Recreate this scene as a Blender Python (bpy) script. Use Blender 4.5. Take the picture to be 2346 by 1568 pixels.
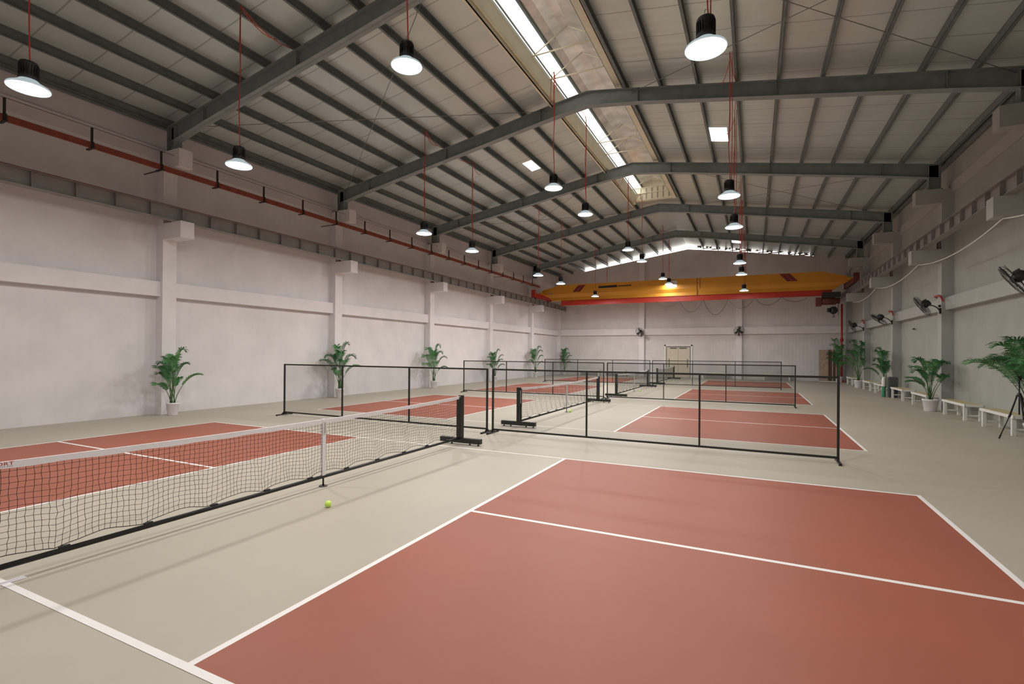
import bpy, math, random
from mathutils import Vector, Matrix
PI = math.pi
S = bpy.context.scene
COL = S.collection
for o in list(bpy.data.objects):
    bpy.data.objects.remove(o, do_unlink=True)

# ------------------------------------------------------------------ camera
CAM = Vector((5.0057, -1.693, 1.7383)); YAW, PIT, ROL = .4524, .0047, .0071
cy_, sy_ = math.cos(YAW), math.sin(YAW)
r0 = Vector((cy_, sy_, 0)); fw = Vector((-sy_*math.cos(PIT), cy_*math.cos(PIT), math.sin(PIT))); u0 = r0.cross(fw)
cr, sr = math.cos(ROL), math.sin(ROL)
rv = r0*cr + u0*sr; uv = u0*cr - r0*sr
cam = bpy.data.cameras.new('camera'); camo = bpy.data.objects.new('camera', cam); COL.objects.link(camo)
M = Matrix((rv, uv, -fw)).transposed().to_4x4(); M.translation = CAM
camo.matrix_world = M
cam.sensor_width = 36; cam.lens = 36*1141.49/2346; cam.shift_y = 20.165/2346
cam.clip_start = .05; cam.clip_end = 300
S.camera = camo

# ------------------------------------------------------------------ world, exposure, lamp power
W = bpy.data.worlds.new('world'); S.world = W; W.use_nodes = True
bg = W.node_tree.nodes['Background']; bg.inputs[0].default_value = (1, .94, .88, 1); bg.inputs[1].default_value = 3.6
S.view_settings.view_transform = 'Standard'; S.view_settings.look = 'None'
S.view_settings.exposure = 0.0; S.view_settings.gamma = 1
try: S.view_settings.use_curve_mapping = False
except Exception: pass
LAMP_W = 104.0
S.cycles.use_denoising = True
S.cycles.max_bounces = 8; S.cycles.diffuse_bounces = 5

# ------------------------------------------------------------------ materials
def mat(name, col, rough=.6, metal=0, var=0, scale=3.0, bump=0, bscale=40, emit=0, spec=.5, stretch=None, ecol=None, alpha=None, trans=0):
    m = bpy.data.materials.new(name); m.use_nodes = True
    nt = m.node_tree; b = nt.nodes['Principled BSDF']
    b.inputs['Base Color'].default_value = (*col, 1); b.inputs['Roughness'].default_value = rough
    b.inputs['Metallic'].default_value = metal; b.inputs['Specular IOR Level'].default_value = spec
    tc = nt.nodes.new('ShaderNodeTexCoord'); mp = nt.nodes.new('ShaderNodeMapping')
    nt.links.new(tc.outputs['Object'], mp.inputs[0])
    if stretch: mp.inputs['Scale'].default_value = stretch
    n = nt.nodes.new('ShaderNodeTexNoise'); n.inputs['Scale'].default_value = scale; n.inputs['Detail'].default_value = 5
    nt.links.new(mp.outputs[0], n.inputs['Vector'])
    rmp = nt.nodes.new('ShaderNodeMapRange'); v = var or .05
    rmp.inputs['To Min'].default_value = 1-v; rmp.inputs['To Max'].default_value = 1+v
    rmp.inputs['From Min'].default_value = .3; rmp.inputs['From Max'].default_value = .7
    nt.links.new(n.outputs['Fac'], rmp.inputs['Value'])
    mx = nt.nodes.new('ShaderNodeVectorMath'); mx.operation = 'SCALE'; mx.inputs[0].default_value = col
    nt.links.new(rmp.outputs[0], mx.inputs['Scale']); nt.links.new(mx.outputs[0], b.inputs['Base Color'])
    if bump:
        n2 = nt.nodes.new('ShaderNodeTexNoise'); n2.inputs['Scale'].default_value = bscale
        nt.links.new(mp.outputs[0], n2.inputs['Vector'])
        bp = nt.nodes.new('ShaderNodeBump'); bp.inputs['Strength'].default_value = bump; bp.inputs['Distance'].default_value = .01
        nt.links.new(n2.outputs['Fac'], bp.inputs['Height']); nt.links.new(bp.outputs[0], b.inputs['Normal'])
    if emit:
        b.inputs['Emission Color'].default_value = (*(ecol or col), 1); b.inputs['Emission Strength'].default_value = emit
    if trans: b.inputs['Transmission Weight'].default_value = trans
    return m

def ribbed(name, col, axis='Y', period=.25, joint=1.0, rough=.5, metal=0, depth=.5, dark=.75, var=.06):
    """sheet with shallow ribs along one axis and darker laps every joint metres"""
    m = mat(name, col, rough, metal, var, 1.2)
    nt = m.node_tree; b = nt.nodes['Principled BSDF']
    tc = nt.nodes.new('ShaderNodeTexCoord'); sp = nt.nodes.new('ShaderNodeSeparateXYZ'); nt.links.new(tc.outputs['Object'], sp.inputs[0])
    def math_(op, a, bb=None):
        n = nt.nodes.new('ShaderNodeMath'); n.operation = op
        for i, x in enumerate((a, bb)):
            if x is None: continue
            if isinstance(x, (int, float)): n.inputs[i].default_value = x
            else: nt.links.new(x, n.inputs[i])
        return n.outputs[0]
    y = sp.outputs[axis]
    f = math_('FRACT', math_('DIVIDE', y, joint)); lap = math_('LESS_THAN', f, .03 if joint < 10 else -1)
    s = math_('SINE', math_('MULTIPLY', y, 2*PI/period))
    mr = nt.nodes.new('ShaderNodeMix'); mr.data_type = 'RGBA'; mr.blend_type = 'MULTIPLY'
    src = b.inputs['Base Color'].links[0].from_socket
    nt.links.new(lap, mr.inputs[0]); nt.links.new(src, mr.inputs[6]); mr.inputs[7].default_value = (dark, dark, dark, 1)
    nt.links.new(mr.outputs[2], b.inputs['Base Color'])
    bp = nt.nodes.new('ShaderNodeBump'); bp.inputs['Strength'].default_value = depth; bp.inputs['Distance'].default_value = .02
    nt.links.new(s, bp.inputs['Height']); nt.links.new(bp.outputs[0], b.inputs['Normal'])
    return m

M_ = dict(
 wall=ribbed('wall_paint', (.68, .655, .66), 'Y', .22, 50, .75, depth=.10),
 wallr=ribbed('wall_paint_shaded', (.36, .37, .335), 'Y', .22, 50, .75, depth=.10),  # dimmer light on the right side put into the wall colour
 concr=mat('painted_concrete_shaded', (.40, .41, .39), .75, var=.04, scale=2),  # painted concrete darkened to carry the shade of the right side
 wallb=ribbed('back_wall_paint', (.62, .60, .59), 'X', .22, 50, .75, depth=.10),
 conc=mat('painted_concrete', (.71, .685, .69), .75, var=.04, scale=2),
 floor=mat('beige_court_floor', (.435, .395, .325), .50, var=.05, scale=.6, bump=.05, bscale=300, spec=.35),
 red=mat('red_court_paint', (.325, .098, .060), .52, var=.05, scale=.8, bump=.05, bscale=300, spec=.35),
 line=mat('white_line_paint', (.82, .80, .78), .5, var=.03),
 roof=ribbed('foil_insulation', (.55, .62, .60), 'Y', .30, 1.05, .36, .34, .06, .62, .05),
 steel=mat('grey_green_steel', (.23, .27, .27), .5, var=.12, scale=4),
 purlin=mat('galvanised_purlin', (.16, .19, .19), .5, .1, var=.15, scale=5),
 cream=mat('cream_steel', (.76, .72, .57), .6, var=.06),
 runway=mat('runway_steel', (.25, .24, .225), .6, var=.1),
 rust=mat('red_oxide_steel', (.24, .055, .03), .6, var=.2, scale=6),
 black=mat('black_steel', (.012, .012, .011), .42, var=.1),
 blackp=mat('black_plastic', (.015, .016, .018), .5, var=.1),
 cord=mat('black_cord', (.02, .022, .018), .8),
 tape=mat('white_tape', (.90, .88, .92), .8, var=.03, bump=.2, bscale=30),
 ball=mat('lime_ball', (.66, .95, .17), .5, var=.03),
 redcable=mat('red_cable', (.55, .06, .04), .5),
 white=mat('white_paint', (.72, .72, .68), .5, var=.03),
 pot=mat('white_plastic_pot', (.74, .71, .73), .45, var=.02),
 soil=mat('soil', (.05, .035, .025), .9, var=.3, scale=30),
 leaf=mat('palm_leaf', (.035, .15, .045), .5, var=.25, scale=9),
 leaf2=mat('palm_leaf_pale', (.07, .24, .07), .5, var=.25, scale=9),
 stem=mat('palm_stem', (.07, .15, .045), .6, var=.2, scale=12),
 wood=mat('bench_wood', (.50, .42, .22), .55, var=.1, scale=6, stretch=(8, 1, 1)),
 yellow=mat('crane_yellow', (.62, .27, .02), .45, var=.06, scale=1),
 cranered=mat('crane_red', (.46, .03, .012), .5, var=.08, scale=1),
 stripe=mat('dark_red_stripe', (.16, .02, .02), .5),
 dark=mat('dark_machine', (.02, .018, .016), .5, var=.2),
 maroon=mat('maroon_motor', (.13, .03, .02), .6, var=.2),
 door=mat('beige_door', (.58, .53, .42), .55, var=.03),
 chrome=mat('steel_metal', (.5, .5, .5), .3, 1),
 board=mat('cardboard_panel', (.38, .28, .22), .8, var=.2, scale=10),
 board2=mat('dark_wood_panel', (.12, .07, .05), .7, var=.3, scale=10),
 bin=mat('dark_grey_bin', (.06, .07, .07), .5),
 green=mat('green_plastic', (.05, .25, .12), .5),
 sign=mat('pale_sign', (.6, .58, .56), .5),
 redtext=mat('red_print', (.45, .03, .03), .6),
 darkprint=mat('grey_print', (.25, .22, .24), .6),
 redpipe=mat('red_pipe', (.40, .03, .03), .45, var=.1),
 glow=mat('lamp_diffuser', (1, 1, 1), .5, emit=8, ecol=(1, 1, 1)),
 lens=mat('prismatic_reflector', (.10, .12, .12), .25, emit=.45, ecol=(.8, .95, 1)),
 foil=mat('silver_foil', (.78, .80, .79), .3, .5, var=.2, scale=2, bump=.8, bscale=3),
)
def see_through(name, col, fac, rough=.8, translucent=False):
    m = bpy.data.materials.new(name); m.use_nodes = True; nt = m.node_tree; nt.nodes.clear()
    out = nt.nodes.new('ShaderNodeOutputMaterial'); mix = nt.nodes.new('ShaderNodeMixShader'); t = nt.nodes.new('ShaderNodeBsdfTransparent')
    d = nt.nodes.new('ShaderNodeBsdfTranslucent' if translucent else 'ShaderNodeBsdfDiffuse'); d.inputs[0].default_value = (*col, 1)
    n = nt.nodes.new('ShaderNodeTexNoise'); n.inputs['Scale'].default_value = 2.5 if translucent else 400
    tc = nt.nodes.new('ShaderNodeTexCoord'); nt.links.new(tc.outputs['Object'], n.inputs['Vector'])
    mr = nt.nodes.new('ShaderNodeMapRange'); v = .25 if translucent else .03
    mr.inputs['To Min'].default_value = max(0, fac-v); mr.inputs['To Max'].default_value = min(1, fac+v)
    mr.inputs['From Min'].default_value = .35; mr.inputs['From Max'].default_value = .65
    nt.links.new(n.outputs['Fac'], mr.inputs['Value'])
    nt.links.new(mr.outputs[0], mix.inputs[0]); nt.links.new(t.outputs[0], mix.inputs[1]); nt.links.new(d.outputs[0], mix.inputs[2])
    nt.links.new(mix.outputs[0], out.inputs[0]); return m
M_['mesh'] = see_through('fine_black_mesh', (.03, .045, .04), .17)
M_['poly'] = see_through('translucent_sheet', (.9, .9, .85), .62, translucent=True)

# ------------------------------------------------------------------ mesh builder
class MB:
    def __init__(s): s.v = []; s.f = []; s.sm = []
    def add(s, vs, fs, smooth=False):
        n = len(s.v); s.v += [tuple(x) for x in vs]
        for f in fs: s.f.append(tuple(n+i for i in f)); s.sm.append(smooth)
        return s
    def box(s, x0, x1, y0, y1, z0, z1):
        vs = [(x, y, z) for z in (z0, z1) for y in (y0, y1) for x in (x0, x1)]
        return s.add(vs, [(0, 2, 3, 1), (4, 5, 7, 6), (0, 1, 5, 4), (2, 6, 7, 3), (0, 4, 6, 2), (1, 3, 7, 5)])
    def cbox(s, x, y, z, dx, dy, dz, m=None):
        vs = [Vector((x+a*dx/2, y+b*dy/2, z+c*dz/2)) for c in (-1, 1) for b in (-1, 1) for a in (-1, 1)]
        if m is not None: vs = [m @ q for q in vs]
        return s.add(vs, [(0, 2, 3, 1), (4, 5, 7, 6), (0, 1, 5, 4), (2, 6, 7, 3), (0, 4, 6, 2), (1, 3, 7, 5)])
    def hexa(s, a, b):     # two quads a (4 pts) and b (4 pts), matching order
        return s.add(list(a)+list(b), [(3, 2, 1, 0), (4, 5, 6, 7), (0, 1, 5, 4), (1, 2, 6, 5), (2, 3, 7, 6), (3, 0, 4, 7)])
    def prism(s, poly, axis, a, b):      # poly of 2D points extruded along axis between a and b
        n = len(poly)
        def P(p, t):
            return {'X': (t, p[0], p[1]), 'Y': (p[0], t, p[1]), 'Z': (p[0], p[1], t)}[axis]
        vs = [P(p, a) for p in poly]+[P(p, b) for p in poly]
        return s.add(vs, [tuple(range(n-1, -1, -1)), tuple(range(n, 2*n))]+[(i, (i+1) % n, n+(i+1) % n, n+i) for i in range(n)])
    def tube(s, pts, r, n=6, cap=True, smooth=True):
        pts = [Vector(p) for p in pts]; rr = r if isinstance(r, (list, tuple)) else [r]*len(pts)
        base = len(s.v); prev = None
        for i, p in enumerate(pts):
            t = (pts[min(i+1, len(pts)-1)]-pts[max(i-1, 0)]).normalized()
            if prev is None:
                a = Vector((0, 0, 1)) if abs(t.z) < .9 else Vector((1, 0, 0)); prev = t.cross(a).normalized()
            else:
                prev = (prev-t*prev.dot(t)).normalized()
            q = t.cross(prev)
            for k in range(n):
                an = 2*PI*k/n; s.v.append(tuple(p+(prev*math.cos(an)+q*math.sin(an))*rr[i]))
        for i in range(len(pts)-1):
            for k in range(n):
                k2 = (k+1) % n; s.f.append((base+i*n+k, base+i*n+k2, base+(i+1)*n+k2, base+(i+1)*n+k)); s.sm.append(smooth)
        if cap:
            s.f.append(tuple(base+k for k in range(n-1, -1, -1))); s.sm.append(False)
            e = base+(len(pts)-1)*n; s.f.append(tuple(e+k for k in range(n))); s.sm.append(False)
        return s
    def lathe(s, prof, c=(0, 0, 0), n=24, m=None, smooth=True):
        base = len(s.v)
        for r, z in prof:
            for k in range(n):
                a = 2*PI*k/n; p = Vector((r*math.cos(a), r*math.sin(a), z))
                if m is not None: p = m @ p
                s.v.append(tuple(p+Vector(c)))
        for i in range(len(prof)-1):
            for k in range(n):
                k2 = (k+1) % n; s.f.append((base+i*n+k, base+i*n+k2, base+(i+1)*n+k2, base+(i+1)*n+k)); s.sm.append(smooth)
        return s
    def build(s, name, m, parent=None, loc=None):
        me = bpy.data.meshes.new(name); me.from_pydata(s.v, [], s.f)
        me.polygons.foreach_set('use_smooth', s.sm); me.update()
        me.materials.append(M_[m] if isinstance(m, str) else m)
        o = bpy.data.objects.new(name, me); COL.objects.link(o)
        if parent is not None: o.parent = parent
        if loc: o.location = loc
        return o
def tag(o, label=None, cat=None, group=None, kind=None):
    if label: o['label'] = label
    if cat: o['category'] = cat
    if group: o['group'] = group
    if kind: o['kind'] = kind
    return o
def struct(o, label=None): return tag(o, label, kind='structure')
def empty(name, loc, rz=0, label=None, cat=None, group=None, kind=None):
    o = bpy.data.objects.new(name, None); COL.objects.link(o); o.location = loc; o.rotation_euler = (0, 0, rz)
    o.empty_display_size = .1
    return tag(o, label, cat, group, kind)
def kids(o): return [c for c in bpy.data.objects if c.parent == o]
def copy_tree(o, parent=None):
    c = o.copy(); COL.objects.link(c); c.parent = parent
    for ch in kids(o): copy_tree(ch, c)
    return c
def bez(a, b, c, n=10):
    a, b, c = Vector(a), Vector(b), Vector(c)
    return [a*(1-t)**2+b*2*t*(1-t)+c*t*t for t in [i/n for i in range(n+1)]]

# ------------------------------------------------------------------ hall geometry
CX = .48; HW = 10.24; XL = CX-HW; XR = CX+HW; YN = -2.6; YF = 37.5
FR = [6.5, 12.7, 18.93, 25.2, 31.5]
def apex(y): return 9.80+.004*(y-12)
def eave(y): return 8.0+.009*(y-6)
def zs(x, y): return apex(y)-(apex(y)-eave(y))/HW*abs(x-CX)
def mx(x, side): return x if side < 0 else 2*CX-x
def xbox(mb, side, x0, x1, *a):
    xa, xb = sorted((mx(x0, side), mx(x1, side))); mb.box(xa, xb, *a)

fl = MB().box(XL-.4, XR+.4, YN-.3, YF+.5, -.2, 0); struct(fl.build('floor', 'floor'), 'beige grey painted sports floor')

for side, nm in ((-1, 'left'), (1, 'right')):
    w = MB(); xa, xb = mx(-9.98, side), mx(-9.76, side)
    if xa > xb: xa, xb = xb, xa
    xi = mx(-9.76, side)
    a = [(xa, YN, 0), (xb, YN, 0), (xb, YN, zs(xi, YN)+.02), (xa, YN, zs(xi, YN)+.02)]
    b = [(xa, YF+.2, 0), (xb, YF+.2, 0), (xb, YF+.2, zs(xi, YF)+.02), (xa, YF+.2, zs(xi, YF)+.02)]
    w.hexa(a, b)
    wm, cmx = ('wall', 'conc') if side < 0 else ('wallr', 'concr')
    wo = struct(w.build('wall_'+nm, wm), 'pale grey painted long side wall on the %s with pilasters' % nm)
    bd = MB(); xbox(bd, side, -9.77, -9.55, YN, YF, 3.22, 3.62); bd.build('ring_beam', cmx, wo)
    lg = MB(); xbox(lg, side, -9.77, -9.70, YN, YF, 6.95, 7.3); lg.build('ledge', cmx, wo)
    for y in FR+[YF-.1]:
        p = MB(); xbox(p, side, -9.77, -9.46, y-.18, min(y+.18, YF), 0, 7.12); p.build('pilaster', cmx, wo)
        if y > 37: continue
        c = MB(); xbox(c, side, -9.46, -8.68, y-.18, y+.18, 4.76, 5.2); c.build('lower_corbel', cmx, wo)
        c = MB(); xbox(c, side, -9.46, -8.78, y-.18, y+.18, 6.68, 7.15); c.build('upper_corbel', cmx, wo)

# back wall with a slot of daylight under the roof
w = MB(); n = 24
xs = [XL+(XR-XL)*i/n for i in range(n+1)]
vs = []; fs = []
def ztop(x):
    g = (.30 if x < CX else .25)-.018*abs(x-CX)*.6
    if x < -7.6 or x > 8.6: g = -.02
    return zs(x, YF)-g-(.0 if abs(x-CX) > .1 else .05)
pts = [(XL, 0), (XR, 0)]+[(x, ztop(x)) for x in [XR, 8.61, 8.59, 6, 3, CX, -3, -5, -7.59, -7.61, XL]]
w.prism(pts, 'Y', YF, YF+.22)
wb = struct(w.build('wall_back', 'wallb'), 'pale grey gable wall at the far end of the hall')
MB().box(XL, XR, YF-.18, YF+.01, 3.21, 3.70).build('ring_beam', 'conc', wb)
for x in (-2.82, 4.02): MB().box(x-.2, x+.2, YF-.26, YF+.01, 0, zs(x, YF)-.32).build('pilaster', 'conc', wb)
w = MB(); w.prism([(XL, 0), (XR, 0), (XR, eave(YN)), (CX, apex(YN)), (XL, eave(YN))], 'Y', YN-.2, YN)
struct(w.build('wall_front', 'wallb'), 'pale grey gable wall behind the camera')

# roof lining
DK = [1.15+.975*k for k in range(10)]
dst = []
for k in range(9):
    for j in range(5): dst.append((DK[k]+.195*j, j/5))
dst.append((DK[9], 0)); dst.append((HW+.02, 0))
YE = 24.35
ys = [YN+.3*i for i in range(int((YF+.1-YN)/.3)+1)]+[YF+.22]
SKY = [(-1, 16.0, 16.95), (1, 16.0, 17.2), (1, 33.9, 35.4)]
for a in (YE, 16.0, 16.95, 17.2, 33.9, 35.4): ys.append(a)
_sp = (YE, 16.0, 16.95, 17.2, 33.9, 35.4, YF+.22)
ys = sorted(list({round(y, 3) for y in _sp} | {round(y, 3) for y in ys if all(abs(y-q) > .06 for q in _sp)}))
rm = MB()
for sd in (-1, 1):
    full = [(0, 0), (.575, .5), (1.03 if sd < 0 else .99, 0)]+dst
    idx = {}
    for i, (d, t) in enumerate(full):
        for j, y in enumerate(ys):
            x = CX+sd*d; sag = .012*math.sin(PI*t)*(1 if t else 0)
            idx[i, j] = len(rm.v); rm.v.append((x, y, zs(x, y)-sag))
    for i in range(len(full)-1):
        for j in range(len(ys)-1):
            ym = (ys[j]+ys[j+1])/2; d0 = full[i][0]
            if i < 2 and ym < YE: continue
            if any(s_ == sd and a < ym < b and DK[2]-.01 < d0 < DK[2]+.5 for s_, a, b in SKY): continue
            rm.f.append((idx[i, j], idx[i, j+1], idx[i+1, j+1], idx[i+1, j])); rm.sm.append(True)
struct(rm.build('ceiling', 'roof'), 'silver grey insulated roof lining sagging between purlins')
for (sd, a, b), lb in zip(SKY, ('small bright roof window on the left roof slope', 'bright roof window on the right slope nearer the camera', 'small yellowish bright roof window far down the right slope')):
    s_ = MB(); x0, x1 = DK[2]-.02, DK[2]+.62; nn = 12
    for i in range(nn):
        d0 = x0+(x1-x0)*i/nn; d1 = x0+(x1-x0)*(i+1)/nn; xa, xb = CX+sd*d0, CX+sd*d1
        z = .02+.012*(i % 2); z1 = .02+.012*((i+1) % 2)
        s_.add([(xa, a-.05, zs(xa, a)+z), (xb, a-.05, zs(xb, a)+z1), (xb, b+.05, zs(xb, b)+z1), (xa, b+.05, zs(xa, b)+z)], [(0, 1, 2, 3)])
    tag(s_.build('roof_window', 'poly'), lb, 'skylight', 'roof windows')

# purlins, one object each
for sd in (-1, 1):
    for k, d in enumerate(DK):
        x = CX+sd*d; p = MB(); y0, y1 = YN, YF+.25
        def q(y): z = zs(x, y); return z
        for (xa, xb, za, zb) in ((x-.03, x-.022, -.2, 0), (x-.03, x+.035, -.2, -.192), (x-.03, x+.035, -.008, 0), (x+.027, x+.035, -.2, -.18)):
            p.hexa([(xa, y0, q(y0)+za), (xb, y0, q(y0)+za), (xb, y0, q(y0)+zb), (xa, y0, q(y0)+zb)], [(xa, y1, q(y1)+za), (xb, y1, q(y1)+za), (xb, y1, q(y1)+zb), (xa, y1, q(y1)+zb)])
        struct(p.build('roof_purlin', 'purlin'), 'grey steel roof purlin running the length of the hall')
for sd in (-1, 1):      # eave channel along the wall head
    p = MB(); x = CX+sd*(HW-.12)
    xa, xb = x-.07, x+.07
    p.hexa([(xa, YN, eave(YN)-.16), (xb, YN, eave(YN)-.16), (xb, YN, eave(YN)-.02), (xa, YN, eave(YN)-.02)], [(xa, YF, eave(YF)-.16), (xb, YF, eave(YF)-.16), (xb, YF, eave(YF)-.02), (xa, YF, eave(YF)-.02)])
    struct(p.build('eave_beam', 'purlin'), 'grey steel eave channel along the wall head')

# portal frames
for i, y in enumerate(FR):
    root = empty('roof_frame', (0, 0, 0)); struct(root, 'grey green steel portal rafter frame across the hall')
    for sd in (-1, 1):
        prof = [(9.9, .46), (8.4, .42), (1.5, .40), (.75, .42), (0, .44)]
        web = MB(); fg = MB()
        for (d0, h0), (d1, h1) in zip(prof[:-1], prof[1:]):
            x0, x1 = CX+sd*d0, CX+sd*d1; t0, t1 = zs(x0, y)-.2, zs(x1, y)-.2
            if d1 == 0: t1 = t0+.0*(t1-t0)+(t1-t0)*.9
            b0, b1 = t0-h0, t1-h1
            web.hexa([(x0, y-.006, b0), (x0, y+.006, b0), (x0, y+.006, t0), (x0, y-.006, t0)], [(x1, y-.006, b1), (x1, y+.006, b1), (x1, y+.006, t1), (x1, y-.006, t1)])
            for z0, z1, e in ((t0, t1, -.014), (b0, b1, .014)):
                fg.hexa([(x0, y-.11, z0), (x0, y+.11, z0), (x0, y+.11, z0+e), (x0, y-.11, z0+e)], [(x1, y-.11, z1), (x1, y+.11, z1), (x1, y+.11, z1+e), (x1, y-.11, z1+e)])
        for d in (1.5, 5.0, 8.4):
            x = CX+sd*d; web.box(x-.006, x+.006, y-.1, y+.1, zs(x, y)-.6, zs(x, y)-.2)
        web.build('rafter_web', 'steel', root); fg.build('rafter_flange', 'steel', root)
        st = MB(); xo = CX+sd*9.94; xi = CX+sd*9.62; zt = zs(xo, y)-.2
        a, b = min(xo, xi), max(xo, xi)
        st.box(a, a+.014, y-.11, y+.11, 7.17, zt); st.box(b-.014, b, y-.11, y+.11, 7.17, zt); st.box(a, b, y-.006, y+.006, 7.17, zt)
        st.box(a-.02, b+.04, y-.14, y+.14, 7.15, 7.17)
        st.build('column_stub', 'steel', root)
# thin tie rods in two bays
for (ya, yb) in ((6.5, 12.7), (18.93, 25.2)):
    for sd in (-1, 1):
        for d0, d1 in ((9.6, 1.3), (1.3, 9.6)):
            x0, x1 = CX+sd*d0, CX+sd*d1
            t = MB().tube([(x0, ya, zs(x0, ya)-.3), (x1, yb, zs(x1, yb)-.3)], .009, 5)
            struct(t.build('tie_rod', 'steel'), 'thin steel diagonal tie rod under the roof')

# ridge monitor
rmn = empty('ridge_monitor', (0, 0, 0)); struct(rmn, 'raised daylight monitor along the ridge with cream fascias')
Y0 = YN; XA, XB = -.56, 1.48
f = MB(); f.box(XA-.012, XA+.012, Y0, YE, 9.52, 9.98); f.box(XA-.06, XA+.012, Y0, YE, 9.50, 9.515); f.build('fascia', 'cream', rmn)
f = MB(); f.box(XA-.10, XA-.07, Y0, YE, 9.38, 9.56); f.box(XA-.16, XA-.07, Y0, YE, 9.38, 9.392); f.build('gutter_edge', 'cream', rmn)
f = MB(); f.box(XB-.20, XB, Y0, YE, 9.60, 9.615); f.box(XB-.20, XB-.19, Y0, YE, 9.60, 9.75); f.box(XB-.012, XB, Y0, YE, 9.60, 10.36); f.build('fascia', 'cream', rmn)
for x in (XA-.02, XA+.06): MB().box(x-.02, x+.02, Y0, YE, 10.0 if x < XA else 10.03, 10.06).build('upper_rail', 'steel', rmn)
tr_ = MB()
for k in range(26):
    a = Y0+(YE-Y0)*k/26; b = Y0+(YE-Y0)*(k+1)/26
    n = 6
    for q in range(n):
        x0 = -.80+.56*q/n; x1 = -.80+.56*(q+1)/n
        tr_.add([(x0, a, 10.22+.24*q/n), (x1, a, 10.22+.24*(q+1)/n), (x1, b, 10.22+.24*(q+1)/n), (x0, b, 10.22+.24*q/n)], [(0, 1, 2, 3)], True)
tr_.build('translucent_roof_panel', 'poly', rmn)
tp = MB(); prf = [(-.72, 10.46), (-.5, 10.56), (-.25, 10.62), (0, 10.64), (.3, 10.60), (.6, 10.52), (.9, 10.42), (1.2, 10.30)]
for (a, za), (b, zb) in zip(prf[:-1], prf[1:]):
    for j in range(45):
        y0 = Y0+(YE-Y0)*j/45; y1 = Y0+(YE-Y0)*(j+1)/45
        tp.add([(CX+a, y0, za), (CX+b, y0, zb), (CX+b, y1, zb), (CX+a, y1, za)], [(0, 1, 2, 3)], True)
tp.build('vaulted_lining', 'foil', rmn)
for x, z in ((-.24, 10.42), (.95, 10.46)): MB().box(x-.03, x+.03, Y0, YE, z-.08, z+.02).build('lining_purlin', 'purlin', rmn)
MB().box(XA-.3, XA-.02, Y0, YE, 9.99, 10.0).build('outer_flashing', 'purlin', rmn)
ew = MB(); ew.prism([(CX-1.35, 9.62), (CX+1.2, 9.62)]+[(CX+a_, z_+.02) for a_, z_ in reversed(prf)]+[(CX-1.35, 10.28)], 'Y', YE, YE+.02)
er = MB()
for k in range(7): er.box(CX-.80+.28*k, CX-.775+.28*k, YE-.03, YE, 9.72, 10.30)
ew.box(CX-1.02, CX+1.02, YE-.06, YE, 10.02, 10.06); ew.box(CX-1.02, CX+1.02, YE-.06, YE, 9.66, 9.72)
ew.build('end_wall', 'cream', rmn); er.build('end_wall_gap_and_shadow_ribs', 'runway', rmn)  # ribs coloured dark to stand for gaps and shadow lines
for y in (4.6, 5.8, 10.85, 12.15, 17.15, 18.35, 23.2):
    t = MB(); t.tube([(CX-1.02, y, 9.93), (CX+1.0, y, 9.93)], .022, 5); t.tube([(CX-.95, y, 9.95), (CX, y, 10.5)], .018, 5)
    t.tube([(CX+.95, y, 9.95), (CX, y, 10.5)], .018, 5); t.tube([(CX+.5, y, 9.95), (CX+.5, y, 10.25)], .015, 5)
    t.build('tie_frame', 'cream', rmn)
# ragged foil flaps in the right gable slot, purlin ends
random.seed(5)
for k in range(13):
    x = 1.1+.66*k+random.uniform(-.03, .03); f = MB(); wd = min(.6, random.uniform(.25, .42)+.02*k); a = zs(x, YF)
    pts = [(x, a+.02), (x+wd, zs(x+wd, YF)+.02), (x+wd*random.uniform(.7, 1), a-random.uniform(.08, .22)), (x+wd*.5, a-random.uniform(.03, .16)), (x+wd*random.uniform(0, .3), a-random.uniform(.1, .24))]
    f.prism(pts, 'Y', YF+.03, YF+.05)
    tag(f.build('foil_flap', 'purlin'), 'ragged dark lining flap in the daylight slot under the right roof slope', 'lining flap', 'ragged lining flaps in the gable slot')
g = MB(); 
for i in range(12):
    x = .9+.62*i; g.box(x, x+.62, YF+.12, YF+.15, zs(x, YF)-.155-.02*(i % 3), zs(x, YF)-.12)
struct(g.build('trim_1', 'rust'), 'dark rusty batten inside the right gable slot')

# ------------------------------------------------------------------ courts
K, B, SW = 2.205, 6.85, 6.096
CY = [0, 9.296, 18.56, 27.98]
order = ['nearest the camera', 'second from the camera behind the first black divider', 'third from the camera between the far dividers', 'furthest away by the back wall']
for i, y0 in enumerate(CY):
    c = empty('pickleball_court', (0, y0, 0), 0, 'red and beige painted court, '+order[i], 'pickleball court', 'painted pickleball courts')
    for s_ in (-1, 1):
        a, b = sorted((s_*K, s_*B)); MB().box(a, b, 0, SW, .0004, .0014).build('service_court', 'red', c)
        ln = MB(); h = .025
        ln.box(a-h, b+h, SW/2-h, SW/2+h, .0016, .0022); ln.box(s_*K-h, s_*K+h, -h, SW+h, .0018, .0026); ln.box(s_*B-h, s_*B+h, -h, SW+h, .0018, .0026)
        ln.build('service_lines', 'line', c)
    for yy in (0, SW): MB().box(-B-.025, B+.025, yy-.025, yy+.025, .0017, .0024).build('sideline', 'line', c)
tk = MB().box(-.03, .03, -.09, .12, .003, .0036); tag(tk.build('tape_marker', 'tape'), 'short white tape mark on the near sideline below the net', 'tape mark')

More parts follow.
